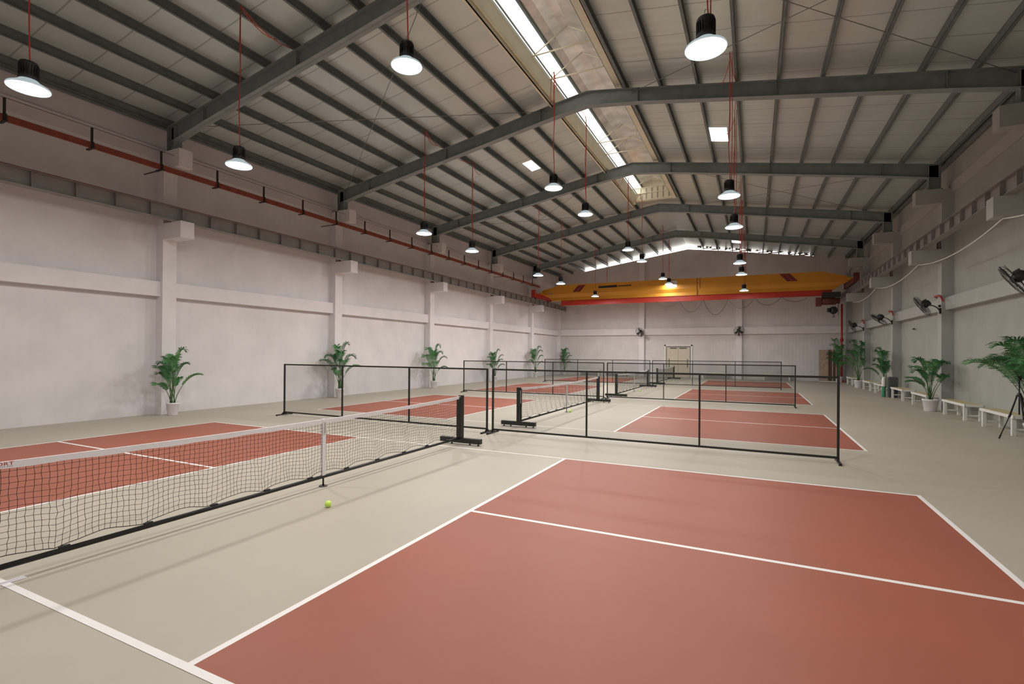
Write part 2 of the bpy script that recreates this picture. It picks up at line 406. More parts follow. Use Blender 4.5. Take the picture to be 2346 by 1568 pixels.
# ------------------------------------------------------------------ nets
NC = SW/2; NY0, NY1 = NC-3.36, NC+3.36
def sagz(y): return .864+.05*((y-NC)/3.36)**2
def make_net():
    root = empty('pickleball_net', (0, 0, 0))
    rd = random.Random(3)
    n = MB(); c = .047; ny = int((NY1-NY0-.1)/c); nz = 15
    def P(i, j):
        y = NY0+.05+i*(NY1-NY0-.1)/ny; zt = sagz(y)-.03
        ph = ((y-NY0) % .62)/.62; zb = .150+.05*math.sin(PI*ph)
        t = j/nz; w = (1-t)**2
        r1 = random.Random(i*1000+j)
        return Vector((.012*math.sin(i*.9+j*.5)*(1-t)+r1.uniform(-.004, .004), y+.010*w*math.sin(i*.8)+r1.uniform(-.005, .005)*(0 < j < nz), zb+(zt-zb)*t))
    g = [[P(i, j) for j in range(nz+1)] for i in range(ny+1)]
    for i in range(ny+1): n.tube(g[i], .0019, 3, False)
    for j in range(nz): n.tube([g[i][j] for i in range(ny+1)], .0019 if j else .004, 3, False)
    n.build('netting', 'cord', root)
    t = MB(); m_ = 60
    for sx in (-.006, .006):
        pass
    for k in range(m_):
        ya = NY0+.03+(NY1-NY0-.06)*k/m_; yb = NY0+.03+(NY1-NY0-.06)*(k+1)/m_
        wa, wb = .004*math.sin(k*1.3), .004*math.sin((k+1)*1.3)
        za, zb = sagz(ya), sagz(yb)
        t.hexa([(-.008, ya, za-.052+wa), (.008, ya, za-.052+wa), (.008, ya, za), (-.008, ya, za)], [(-.008, yb, zb-.052+wb), (.008, yb, zb-.052+wb), (.008, yb, zb), (-.008, yb, zb)])
    tape = t.build('headband', 'tape', root)
    s_ = MB(); s_.box(.010, .014, NC-.028, NC+.028, .14, .868); s_.box(-.014, -.010, NC-.028, NC+.028, .14, .868); s_.box(-.014, .014, NC-.028, NC+.028, .866, .870)
    st = s_.build('centre_strap', 'tape', root)
    p = MB(); p.box(.0142, .017, NC-.022, NC+.03, .66, .84); fp = p.build('strap_flap', 'white', st)
    d = MB()
    for k in range(8): d.box(.0172, .0176, NC-.004, NC+.010+.004*(k % 2), .685+.017*k, .696+.017*k)
    d.build('flap_print', 'darkprint', st)
    MB().tube([(0, NY0+.03, .125), (0, NY1-.03, .125)], .022, 10).build('base_rail', 'black', root)
    for k in range(11):
        y = NY0+.03+.62*k; cl = MB().cbox(0, y+.02, .15, .03, .07, .018); cl.build('net_clip', 'blackp', root)
    f = MB().tube([(0, NC, .12), (0, NC, .012)], .011, 8); f.build('centre_prop', 'black', root)
    MB().lathe([(0, .012), (.05, .010), (.055, .004), (.055, 0), (0, 0)], (0, NC, 0), 20).build('prop_foot', 'black', root)
    for sg, y in ((-1, NY0), (1, NY1)):
        a = MB(); a.box(-.038, .038, y-.035, y+.045, .12, .93); a.box(-.05, .05, y-sg*.06-.02, y-sg*.06+.02, .12, .9)
        a.cbox(.0, y+sg*.045, .42, .03, .04, .05)
        a.build('end_post', 'black', root)
        b = MB(); b.box(-.44, .44, y-.045, y+.045, .035, .125); bo = b.build('foot_beam', 'black', root)
        for x in (-.38, -.2, .2, .38): MB().lathe([(0, .04), (.012, .038), (.012, .014), (.024, .01), (.024, 0), (0, 0)], (x, y, 0), 10).build('levelling_foot', 'blackp', bo)
        sk = MB().box(.038, .041, y-sg*.03-.012, y-sg*.03+.012, .55, .86)
        if sg < 0: sk.build('white_sticker', 'white', root)
    return root
net = make_net()
nets = [net]+[copy_tree(net) for _ in CY[1:]]
nl = ['black pickleball net in the foreground with white headband and red lettering', 'black pickleball net behind the first row of black dividers', 'black pickleball net seen through the second row of dividers', 'small distant black pickleball net in front of the double door']
for o, y, l in zip(nets, CY, nl):
    o.location = (0, y, 0); tag(o, l, 'net', 'portable pickleball nets')
band = [c for c in kids(net) if c.name.startswith('headband')][0]
tx = bpy.data.curves.new('printed_lettering', 'FONT'); tx.body = 'SPORT'; tx.size = .036; tx.align_x = 'RIGHT'; tx.extrude = .0004; tx.space_character = 1.05
to = bpy.data.objects.new('printed_lettering', tx); COL.objects.link(to); to.parent = band
to.matrix_world = Matrix.Translation((.0088, .045, sagz(0)-.0285)) @ Matrix(((0, 0, 1, 0), (1.35, 0, 0, 0), (0, 1, 0, 0), (0, 0, 0, 1)))
bpy.context.view_layer.update()
_m = bpy.data.meshes.new_from_object(to); _mw = to.matrix_world.copy(); bpy.data.objects.remove(to, do_unlink=True)
to = bpy.data.objects.new('printed_lettering', _m); COL.objects.link(to); to.parent = band; to.matrix_world = _mw
_m.materials.clear(); _m.materials.append(M_['redtext'])
d = MB()
for k in range(10): d.box(.0086, .009, .042-.014*k-.010, .042-.014*k-(.001 if k % 3 else .004), sagz(0)-.040, sagz(0)-.036)
d.build('printed_small_lines', 'darkprint', band)

bl = [(.73, 2.43, 'nearest, beside the foreground net'), (.12, 12.33, 'beside the second net'), (.27, 21.6, 'beside the third net'), (.46, 31.0, 'beside the furthest net')]
for x, y, l in bl:
    s_ = MB(); s_.lathe([(.037*math.sin(PI*i/14), -.037*math.cos(PI*i/14)) for i in range(15)], (0, 0, 0), 22)
    tag(s_.build('pickleball', 'ball', None, (x, y+CY[0], .0375)), 'lime green ball lying on the floor, '+l, 'ball', 'lime green balls')

# ------------------------------------------------------------------ divider fences
def make_fence():
    root = empty('court_divider', (0, 0, 0)); L = 6.36
    MB().box(0, L, -.016, .016, 1.365, 1.4).build('top_rail', 'black', root)
    MB().box(0, L, -.016, .016, .065, .10).build('bottom_rail', 'black', root)
    for k in range(4):
        x = .017+(L-.034)*k/3; w_ = .018 if k in (0, 3) else .015
        MB().box(x-w_, x+w_, -.018, .018, .03 if k in (0, 3) else .1, 1.365).build('post', 'black', root)
    for x in (.017, L-.017):
        f = MB(); f.box(x-.02, x+.02, -.26, .26, .012, .035)
        f.prism([(-.10, .035), (.10, .035), (.02, .10), (-.02, .10)], 'X', x-.004, x+.004)
        for yy in (-.24, .24): f.box(x-.022, x+.022, yy-.02, yy+.02, 0, .012)
        f.build('foot', 'black', root)
    me = MB()
    for k in range(3):
        x0 = .03+(L-.06)*k/3+.012; x1 = .03+(L-.06)*(k+1)/3-.012
        me.add([(x0, .0, .1), (x1, 0, .1), (x1, 0, 1.365), (x0, 0, 1.365)], [(0, 1, 2, 3)])
    me.build('mesh_screen', 'mesh', root)
    return root
fn = make_fence(); first = True
rows = [(7.87, 'row behind the nearest court'), (17.25, 'middle row'), (26.75, 'furthest row')]
for y, l in rows:
    for x, s_ in ((-6.58, 'left half'), (-.11, 'right half')):
        o = fn if first else copy_tree(fn); first = False
        o.location = (x, y, 0); tag(o, 'black framed mesh court divider, %s of the %s' % (s_, l), 'divider', 'black mesh court dividers')

# ------------------------------------------------------------------ lamps
def make_lamp():
    root = empty('high_bay_lamp', (0, 0, 0))
    MB().lathe([(0, .006), (.228, .006), (.235, .012), (.235, .02)], n=32).build('diffuser', 'glow', root)
    MB().lathe([(.24, .0), (.246, .012), (.238, .03), (.18, .065), (.125, .10), (.108, .125)], n=32).build('reflector', 'lens', root)
    hs_ = MB(); prof = [(.0, .12), (.112, .12), (.116, .16), (.095, .20), (.086, .25), (.098, .31), (.11, .345), (.10, .375), (0, .378)]
    hs_.lathe(prof, n=24)
    for k in range(20):
        a = 2*PI*k/20; m = Matrix.Rotation(a, 4, 'Z'); hs_.cbox(.098, 0, .25, .03, .006, .17, m)
    hs_.build('heat_sink', 'blackp', root)
    hk = MB(); hk.tube([(0, 0, .37), (0, 0, .42), (.018, 0, .44), (.018, 0, .47), (0, 0, .49), (-.018, 0, .47), (-.014, 0, .445)], .006, 6); hk.build('hook', 'chrome', root)
    l = bpy.data.lights.new('lamp_light', 'AREA'); l.shape = 'DISK'; l.size = .44; l.energy = LAMP_W; l.color = (1, .965, .93)
    lo = bpy.data.objects.new('lamp_light', l); COL.objects.link(lo); lo.parent = root; lo.location = (0, 0, -.004)
    return root
lp = make_lamp(); first = True
LY = [1.65, 4.85, 11.1, 14.1, 20.26, 23.4, 29.8, 32.9]
LROW = [('left', -4.3, 5.45, [1.65, 4.87, 11.1, 14.05, 20.26, 23.35, 29.75, 32.6]), ('middle', .03, 6.27, [1.4, 4.65, 11.08, 13.94, 20.05, 23.05, 29.3, 31.66]), ('right', 4.46, 5.45, [1.6, 4.76, 11.03, 14.2, 20.55, 23.75, 30.2, 33.0])]
ordn = ['first', 'second', 'third', 'fourth', 'fifth', 'sixth', 'seventh', 'last']
def clamp_frame(y): return min(FR, key=lambda f: abs(f-y))
lid = 0
for nm, X, Z, YS in LROW:
    for k, y in enumerate(YS):
        o = lp if first else copy_tree(lp); first = False
        x = X+{0: 0, 1: .0}.get(k, 0); o.location = (x, y, Z)
        tag(o, 'lit black high bay lamp on red cable, %s from the camera in %s row' % (ordn[k], nm), 'hanging lamp', 'hanging high bay lamps')
        rd = random.Random(lid*7+1); lid += 1
        for ch in kids(o):
            if ch.type == 'LIGHT':
                ch.data = ch.data.copy(); ch.data.energy = LAMP_W*({'left': (1.0, 1.3, 1.75), 'middle': (1.05, 1.5, 1.7), 'right': (.85, .65, .42)}[nm][min(k//2, 2)])*(.2 if nm == 'middle' and k == 7 else 1)
        fy = clamp_frame(y); s_ = 1 if fy > y else -1
        if abs(fy-y) > 1.9: fy = y+s_*1.2
        zt = zs(x, y)-.25; c = MB(); pts = []
        base = Vector((.03, 0, .40))
        pts.append(base); pts.append(Vector((.02, 0, .5)))
        H = zt-Z
        for t in (.25, .5, .75): pts.append(Vector((rd.uniform(-.02, .02), 0, .5+(H-.5)*t)))
        if nm == 'middle':
            top = Vector((0, 0, H-.15)); pts.append(top)
            fe = Vector((-.575-X, s_*min(abs(fy-y)-.15, 1.3), 9.56-Z))
            if y > 24: fe = Vector((-.67-X, fe.y, zs(-.67, y+fe.y)-.2-Z)); H = fe.z+.02
            if k % 2 == 0:
                pts += [Vector((-.04, s_*.05, H+.05)), Vector((-.14, s_*.15, H)), Vector((-.22, s_*.3, H-.35)), Vector((-.3, s_*.5, H-.55)), fe]
            else:
                pts += bez((0, s_*.05, H+.0), (-.2, s_*.4, H+.35), fe, 6)
        else:
            top = Vector((0, 0, H)); pts.append(top)
            ex = (CX-5.05 if nm == 'left' else CX+4.075)-x; e = Vector((ex, fy-y-s_*.14, zs(x+ex, fy)-.2-Z))
            mid = (top+e)/2+Vector((0, 0, -.28)); pts += bez(top, mid, e, 8)[1:]
        c.tube(pts, .009, 6)
        if nm == 'right': c.tube([(.05, .03, .38), (.06, .02, H*.5), (.05, 0, H)], .008, 5)
        c.build('cable', 'redcable', o)

# ------------------------------------------------------------------ runway beams, conductor rail
def y_lines(y0, y1, step):
    y = y0
    while y < y1: yield y; y += step
for side, nm in ((-1, 'left'), (1, 'right')):
    root = empty('crane_runway_beam', (mx(-8.95, side), YN, 5.2), 0, 'grey steel crane runway girder with rail on the %s wall corbels' % nm, 'runway beam', 'crane runway beams')
    L = YF-.35-YN
    b = MB(); b.box(-.006, .006, 0, L, .012, .35); b.box(-.11, .11, 0, L, 0, .012); b.box(-.11, .11, 0, L, .348, .36)
    b.build('i_beam', 'runway', root)
    st = MB()
    for y in y_lines(.5, L, .78): st.box(-.1, .1, y-.006, y+.006, .012, .348)
    st.build('stiffeners', 'runway', root)
    r = MB(); r.box(-.03, .03, 0, L, .36, .40); r.box(-.05, -.03, 0, L, .36, .372); r.box(.03, .05, 0, L, .36, .372)
    r.build('crane_rail', 'rust', root)
    for y in FR:
        br = MB(); s2 = 1 if side < 0 else -1
        br.box(-.5 if side < 0 else .1, -.1 if side < 0 else .5, y-YN-.1, y-YN+.1, .30, .315); br.box(-.46 if side < 0 else .44, -.44 if side < 0 else .46, y-YN-.05, y-YN+.05, -.0, .31)
        br.build('wall_bracket', 'rust', root)
root = empty('conductor_rail', (-9.0, YN, 6.5), 0, 'long rust red conductor rail on black brackets along the upper left wall', 'conductor rail')
L = 31.6-YN
MB().box(-.03, .03, 0, L, -.02, .115).build('rail_channel', 'rust', root)
for y in y_lines(1.0, L, 1.52):
    b = MB(); b.box(-.02, .02, y-.02, y+.02, .10, .46); b.box(-.20, .10, y-.03, y+.03, -.035, -.01); b.box(-.045, .045, y-.03, y+.03, -.03, .13)
    if min(abs(y+YN-f_) for f_ in FR) < .7: b.box(-.76, -.18, y-.012, y+.012, -.035, -.015)
    b.build('rail_bracket', 'dark', root)
MB().tube([(0, 0, .47), (0, L, .47)], .006, 4).build('stay_wire', 'dark', root)
# sagging cable below right runway
pts = []
ysup = [8.2, 12.7, 18.93, 25.2, 31.5]
for a, b in zip(ysup[:-1], ysup[1:]):
    for k in range(12):
        t = k/12; pts.append((9.86, a+(b-a)*t, 4.745-.24*4*t*(1-t)))
tag(MB().tube(pts, .014, 6).build('sagging_cable', 'white'), 'pale cable sagging below the runway girder on the right wall', 'cable')

# ------------------------------------------------------------------ overhead crane
cr_ = empty('overhead_crane', (0, 32.0, 0), 0, 'yellow overhead crane bridge with red lower beam spanning the hall', 'overhead crane')
up = MB(); up.prism([(-8.85, 6.30), (-7.45, 6.62), (8.5, 6.56), (9.75, 6.22), (9.75, 5.92), (-8.85, 5.98)], 'Y', -.21, .21); gd = up.build('bridge_girder', 'yellow', cr_)
lo = MB()
lo.hexa([(-8.85, -.21, 5.98), (9.75, -.21, 5.92), (9.75, .21, 5.92), (-8.85, .21, 5.98)], [(-8.35, -.13, 5.74), (9.35, -.13, 5.70), (9.35, .13, 5.70), (-8.35, .13, 5.74)])
lo.hexa([(-8.35, -.13, 5.74), (9.35, -.13, 5.70), (9.35, .13, 5.70), (-8.35, .13, 5.74)], [(-8.1, -.17, 5.52), (9.1, -.17, 5.50), (9.1, .17, 5.50), (-8.1, .17, 5.52)])
lo.build('lower_girder', 'yellow', cr_)
rb = MB(); rb.box(-7.45, 9.0, -.01, .01, 5.19, 5.5); rb.box(-7.45, 9.0, -.10, .10, 5.17, 5.20); rb.box(-7.45, 9.0, -.10, .10, 5.47, 5.50)
rb.box(-7.45, 9.0, -.06, -.05, 5.18, 5.48)
rb.build('hoist_beam', 'cranered', cr_)
for s_, x in ((-1, -8.97), (1, 9.93)):
    e = MB(); e.box(x-.1, x+.1, -1.6, 1.6, 5.68, 5.98); e.box(x-.13, x+.13, -1.62, -1.5, 5.66, 6.2); e.box(x-.13, x+.13, 1.5, 1.62, 5.66, 6.2)
    eo = e.build('end_carriage', 'cranered' if s_ < 0 else 'maroon', cr_)  # right carriage coloured darker than the left to stand for shade
    c = MB(); c.box(min(x, x-s_*.35), max(x, x-s_*.35), -.5, .5, 5.98, 6.12); c.build('carriage_plate', 'yellow', cr_)
    for yy in (-1.2, 1.2):
        w_ = MB(); w_.lathe([(0, -.04), (.075, -.04), (.075, .04), (0, .04)], (x, yy, 5.68), 14, Matrix.Rotation(PI/2, 4, 'Y')); w_.build('wheel', 'dark', eo)
def mark(name, pts, m): MB().prism(pts, 'Y', -.216, -.21).build(name, m, gd)
mark('black_lettering_bar', [(-4.62, 6.40), (-4.70, 6.33), (-4.62, 6.26), (-3.38, 6.27), (-3.38, 6.43)], 'dark')
mark('thin_black_bar', [(-3.33, 6.31), (-2.45, 6.31), (-2.40, 6.35), (-2.45, 6.38), (-3.33, 6.37)], 'dark')
for x, s_ in ((-6.55, 1), (6.75, -1)):
    for q, m in ((0, 'stripe'), (.30, 'stripe')):
        mark('diagonal_stripe', [(x+q*1, 6.08), (x+q+.24, 6.08), (x+q+.24+s_*.42, 6.54), (x+q+s_*.42, 6.54)], m)
    mark('thin_red_stripe', [(x+.24, 6.08), (x+.29, 6.08), (x+.29+s_*.42, 6.54), (x+.24+s_*.42, 6.54)], 'cranered')
mark('pale_plate', [(-.02, 6.05), (.52, 6.05), (.52, 6.5), (-.02, 6.5)], 'sign')
MB().prism([(.17, 6.25), (.32, 6.25), (.24, 6.42)], 'Y', -.220, -.216).build('plate_symbol', 'redtext', gd)
mark('small_mark', [(-8.4, 5.99), (-8.1, 5.99), (-8.0, 6.07), (-8.3, 6.07)], 'darkprint')
j = MB(); j.box(1.72, 1.75, -.23, -.2, 5.5, 6.62); j.box(1.9, 1.92, -.23, -.2, 5.9, 6.6); j.build('splice_plate', 'stripe', gd)
# festoon cable under the beam
fp = []
for k in range(6):
    x0 = 0+k*1.45-.8
    dz = (.35, .75, .95, .6, .45, .3)[k]
    for q in range(10):
        t = q/10; fp.append((x0+1.45*t, -.14, 5.18-dz*4*t*(1-t)))
MB().tube(fp, .012, 5).build('festoon_cable', 'dark', cr_)
ho = empty('crane_hoist', (8.95, 31.95, 5.17), 0, 'dark red and black electric hoist with hook block under the crane', 'hoist')
h = MB(); h.box(-.45, .45, -.22, -.12, -.02, .18); h.box(-.45, .45, .12, .22, -.02, .18); h.box(-.45, .45, -.22, .22, -.10, -.02); h.build('trolley', 'dark', ho)
h = MB(); h.lathe([(0, -.45), (.19, -.45), (.21, -.40), (.21, .2), (.16, .24), (.16, .42), (0, .42)], (0, 0, -.32), 20, Matrix.Rotation(PI/2, 4, 'Y')); h.build('motor_drum', 'maroon', ho)
h = MB(); h.box(-.75, -.48, -.2, .2, -.6, -.1); h.build('control_box', 'maroon', ho)
h = MB(); h.tube([(.1, .03, -.5), (.1, .03, -.75)], .008, 5); h.tube([(.22, -.03, -.5), (.22, -.03, -.75)], .008, 5); h.tube([(.36, 0, -.3), (.36, 0, -1.15)], .012, 5); h.build('wire_rope', 'dark', ho)
h = MB(); h.lathe([(0, -.13), (.2, -.13), (.22, 0), (.2, .13), (0, .13)], (.12, 0, -.85), 18, Matrix.Rotation(PI/2, 4, 'X')); h.box(-.18, .0, -.13, .13, -.95, -.72); h.build('hook_block', 'dark', ho)
h = MB(); h.tube([(.12, 0, -1.05), (.12, 0, -1.12), (.17, 0, -1.18), (.13, 0, -1.25), (.06, 0, -1.21)], .022, 7); h.build('hook', 'dark', ho)

# ------------------------------------------------------------------ far wall door, gear
dr = empty('door_1', (-.13, YF, 0)); struct(dr, 'beige double door with long pull handles in the far wall')
f = MB(); f.box(-1.0, -.90, -.06, .0, 0, 2.45); f.box(.90, 1.0, -.06, .0, 0, 2.45); f.box(-1.0, 1.0, -.06, 0, 2.36, 2.45); f.build('door_surround', 'white', dr)
f = MB(); f.box(-.90, -.83, -.05, 0, 0, 2.36); f.box(.83, .90, -.05, 0, 0, 2.36); f.box(-.83, .83, -.05, 0, 2.28, 2.36); f.build('door_frame', 'runway', dr)
for s_ in (-1, 1):
    a, b = sorted((s_*.012, s_*.82)); l = MB().box(a, b, -.04, 0, .01, 2.26).build('door_leaf', 'door', dr)
    h = MB(); x = s_*.66; h.tube([(x, -.09, .75), (x, -.09, 1.4)], .016, 8); h.tube([(x, -.09, .85), (x, -.04, .85)], .01, 6); h.tube([(x, -.09, 1.3), (x, -.04, 1.3)], .01, 6); h.build('pull_handle', 'black', l)
    c = MB(); c.box(min(s_*.1, s_*.6), max(s_*.1, s_*.6), -.09, -.04, 2.17, 2.23); c.build('door_closer', 'bin', l)
    c = MB(); c.lathe([(0, 0), (.05, 0), (.05, .004), (0, .004)], (s_*.4, -.04, 1.85), 14, Matrix.Rotation(PI/2, 4, 'X')); c.build('round_sticker', 'white', l)

# ------------------------------------------------------------------ benches
def make_bench(L=1.8, D=.42):
    root = empty('bench', (0, 0, 0))      # length along local Y, centred
    t = MB()
    for k in range(5):
        x = -D/2+.03+(D-.06)*k/5; t.box(x, x+(D-.06)/5-.006, -L/2+.03, L/2-.03, .435, .452)
    t.build('slatted_seat', 'wood', root)
    r = MB(); r.box(-D/2, -D/2+.03, -L/2, L/2, .385, .45); r.box(D/2-.03, D/2, -L/2, L/2, .385, .45); r.box(-D/2, D/2, -L/2, -L/2+.03, .385, .45); r.box(-D/2, D/2, L/2-.03, L/2, .385, .45)
    r.build('seat_frame', 'white', root)
    for x in (-1, 1):
        for y in (-1, 1):
            cx, cyy = x*(D/2-.05), y*(L/2-.12); MB().box(cx-.035, cx+.035, cyy-.035, cyy+.035, 0, .4).build('leg', 'white', root)
    for y in (-1, 1):
        cyy = y*(L/2-.12); MB().box(-D/2+.08, D/2-.08, cyy-.012, cyy+.012, .12, .16).build('stretcher', 'white', root)
    return root
bn = make_bench()
BR = [(12.88, 14.66), (15.68, 17.46), (18.98, 20.76), (21.98, 23.70), (25.2, 26.98), (27.92, 29.70), (32.95, 34.7)]
bp_ = ['nearest the camera beside the tripod', 'second along, before the wide white palm pot', 'third along, beyond the wide palm pot', 'next to the grey bin', 'just beyond the grey bin', 'sixth along, before the tall far palm', 'last in the row by the far corner']
first = True
for (a, b), l in zip(BR, bp_):
    o = bn if first else copy_tree(bn); first = False
    o.location = (10.3 if a > 12 else 10.3, (a+b)/2, 0); tag(o, 'white bench by the right wall, '+l, 'bench', 'benches along the right wall')
for x, l in ((-6.88, 'leftmost, left of the first pilaster'), (-4.8, 'second from the left, beside the pilaster'), (2.45, 'just right of the double door'), (6.38, 'rightmost, right of the second pilaster')):
    o = copy_tree(bn); o.location = (x, 37.0, 0); o.rotation_euler = (0, 0, PI/2)
    tag(o, 'white bench against the back wall, '+l, 'bench', 'benches along the back wall')

# ------------------------------------------------------------------ palms
def palm(seed, x, y, H, spread, label, potr=.17, poth=.33, nf=10, az=None, lean=(0, 0), lf='leaf', low=.62):
    rd = random.Random(seed)
    root = empty('potted_palm', (x, y, 0), 0, label, 'potted palm', 'potted palms')
    p = MB(); p.lathe([(0, 0), (potr*.72, 0), (potr*.76, .01), (potr*.97, poth*.86), (potr*1.03, poth*.88), (potr*1.03, poth), (potr*.93, poth), (potr*.9, poth-.03)], n=28)
    p.build('pot', 'pot', root)
    MB().lathe([(0, poth-.04), (potr*.92, poth-.035)], n=20).build('soil', 'soil', root)
    st = MB()
    for k in range(nf):
        a = (az[k % len(az)] if az else 2*PI*k/nf*2.4)+rd.uniform(-.25, .25)
        tall = 1-low*(k/nf)+rd.uniform(-.05, .05)
        L = (H-poth)*tall*rd.uniform(.95, 1.05); up_ = rd.uniform(.55, .70)
        out = spread*(.55+.65*k/nf)*rd.uniform(.8, 1.15)
        dx, dy = math.cos(a), math.sin(a)
        ox, oy = rd.uniform(-.05, .05), rd.uniform(-.05, .05)
        P0 = Vector((ox, oy, poth-.05)); P1 = Vector((ox+dx*out*.12+lean[0]*.5, oy+dy*out*.12+lean[1]*.5, poth+L*up_)); 
        P2 = Vector((ox+dx*out*.62+lean[0], oy+dy*out*.62+lean[1], poth+L*1.08)); P3 = Vector((ox+dx*out+lean[0], oy+dy*out+lean[1], poth+L*rd.uniform(.80, .98)))
        N = 18; pts = []
        for i in range(N+1):
            t = i/N; q_ = P0*(1-t)**3+P1*3*t*(1-t)**2+P2*3*t*t*(1-t)+P3*t**3
            q_.x = max(-9.36-x, min(10.34-x, q_.x)); pts.append(q_)
        st.tube(pts[:9], [.013-.0009*i for i in range(9)], 5)
        fr = MB(); fr.tube(pts[8:], [.006-.0005*i for i in range(len(pts)-8)], 4)
        FL = sum((pts[i+1]-pts[i]).length for i in range(7, N)); nl = 40
        for q in range(nl):
            t = 7/N+(1-7/N)*(q+.5)/nl; i = min(int(t*N), N-1); f_ = t*N-i
            p = pts[i].lerp(pts[i+1], f_); tg = (pts[i+1]-pts[i]).normalized()
            sd = tg.cross(Vector((0, 0, 1)));
            if sd.length < .01: sd = Vector((dy, -dx, 0))
            sd.normalize(); nrm = sd.cross(tg)
            ll = FL*(.50)*math.sin(PI*(.15+.80*(q+.5)/nl))**.7*rd.uniform(.85, 1.1)
            for s_ in (-1, 1):
                d_ = (sd*s_*.80+tg*.55+nrm*.32).normalized(); w_ = tg*.0095
                m1 = p+d_*ll*.5; e_ = p+d_*ll*.95+Vector((0, 0, -ll*.25*rd.uniform(.6, 1.4)))
                for v_ in (m1, e_): v_.x = max(-9.44-x, min(10.40-x, v_.x))
                fr.add([p-w_*.6, p+w_*.6, m1+w_, e_, m1-w_], [(0, 1, 2, 4), (4, 2, 3)])
        fr.build('frond', 'leaf2' if rd.random() < .35 else lf, root)
    st.build('stems', 'stem', root)
    return root
palm(11, -9.12, 6.42, 1.80, .56, 'potted palm by the first pilaster of the left wall, nearest of the left row', .155, .34, 11, [0.9, 2.4, 5.2, 3.8])
palm(12, -9.12, 12.45, 2.05, .75, 'potted palm behind the left black divider, second of the left row', .16, .36, 11, [1.0, 3.2, 5.6, 4.4])
palm(13, -9.1, 18.6, 2.2, .7, 'tall potted palm by the third pilaster of the left wall', .17, .36, 10, [0.6, 2.2, 4.6])
palm(14, -9.05, 24.85, 1.95, .6, 'potted palm in white pot beyond the second divider row, fourth on the left wall', .17, .36, 10, [.6, 2.4, 4.2])
palm(15, -9.05, 31.1, 2.35, .6, 'bright green potted palm, fifth on the left wall', .17, .38, 10, [.4, 2.8, 4.2])
palm(16, -8.9, 36.7, 2.25, .5, 'dark potted palm in the far left corner', .17, .36, 10, [.8, 2.2, 4.4])
palm(21, 10.22, 12.2, 2.15, .95, 'large potted palm behind the tripod at the right edge', .2, .36, 12, [2.6, 3.3, 4.0, 1.8], low=.34)
palm(22, 10.02, 18.25, 1.82, .8, 'bushy potted palm in a wide white pot between two benches on the right', .21, .38, 12, [2.2, 3.4, 4.6, 5.6, .8])
palm(23, 10.12, 24.75, 2.1, .6, 'potted palm behind the grey bin on the right', .17, .36, 10, [2.6, 1.4, 4.0])
palm(24, 10.08, 30.75, 2.6, .9, 'tall leafy potted palm far down the right wall', .2, .40, 12, [2.4, .4, 4.6, 3.2])
palm(25, 9.9, 36.15, 2.6, .75, 'dark potted palm in the far right corner by the red pipe', .2, .38, 11, [2.4, 3.6, 4.6, 1.4])

# ------------------------------------------------------------------ fans
def make_fan():
    root = empty('wall_fan', (0, 0, 0)); R = .36       # faces local -Y; origin at the motor
    g = MB()
    for yy, rr in ((-.17, (.10, .17, .24, .31)), (-.03, (.12, .2, .28, .34))):
        for r in rr:
            y = yy*(1-.25*(r/R)**2); g.tube([(r*math.cos(2*PI*k/28), y, r*math.sin(2*PI*k/28)) for k in range(29)], .0026, 4, False)
    g.tube([(R*math.cos(2*PI*k/32), -.10, R*math.sin(2*PI*k/32)) for k in range(33)], .009, 5, False)
    for k in range(24):
        a = 2*PI*k/24; c_, s_ = math.cos(a), math.sin(a)
        g.tube([(.04*c_, -.18, .04*s_), (.22*c_, -.17, .22*s_), (.34*c_, -.14, .34*s_), (R*c_, -.10, R*s_), (.34*c_, -.05, .34*s_), (.1*c_, -.01, .1*s_)], .0021, 3, False)
    g.build('cage', 'black', root)
    b = MB()
    for k in range(3):
        a = 2*PI*k/3+.4; m = Matrix.Rotation(a, 4, 'Y')
        pr = [(.04, -.035), (.16, -.10), (.30, -.11), (.33, -.02), (.30, .07), (.14, .05), (.04, .03)]
        top = [m @ Vector((x, -.10+.28*z, z)) for x, z in pr]; bot = [v+Vector((0, .006, 0)) for v in top]; n = len(pr)
        b.add(top+bot, [tuple(range(n)), tuple(range(2*n-1, n-1, -1))]+[(i, n+i, n+(i+1) % n, (i+1) % n) for i in range(n)])
    b.lathe([(0, -.05), (.05, -.045), (.055, .03), (0, .04)], (0, -.10, 0), 14, Matrix.Rotation(PI/2, 4, 'X'))
    b.build('blades', 'bin', root)
    m = MB(); m.lathe([(0, -.10), (.07, -.10), (.10, -.07), (.105, .08), (.08, .12), (0, .13)], (0, .04, 0), 20, Matrix.Rotation(PI/2, 4, 'X')); m.cbox(0, .05, .12, .06, .12, .05)
    m.build('motor', 'blackp', root)
    return root
def place_fan(o, p, face, wallp, label, grp):
    o.location = p; d = Vector(face).normalized(); z = Vector((0, 0, 1)); yv = -d; xv = yv.cross(z).normalized(); zv = xv.cross(yv)
    mm = Matrix((xv, yv, zv)).transposed(); o.rotation_euler = mm.to_euler()
    tag(o, label, 'wall fan', grp)
    w_ = mm.transposed() @ (Vector(wallp)-Vector(p))
    a = MB(); P = [Vector((0, .08, -.09)), Vector((0, .12, -.13)).lerp(w_, .35), w_+mm.transposed() @ Vector((0, 0, .16)), w_+mm.transposed() @ Vector((0, 0, -.02)), w_]
    pts = bez(P[0], (P[1]+P[2])/2+Vector((0, 0, .05)), P[3], 10)
    a.tube(pts, .018, 7); a.tube([w_+mm.transposed() @ Vector((0, 0, -.09)), w_+mm.transposed() @ Vector((0, 0, .09))], .035, 8)
    a.build('mounting_arm', 'black', o)
fan = make_fan(); fans = [fan]+[copy_tree(fan) for _ in range(5)]
FY = [12.7, 18.93, 25.2, 31.5]
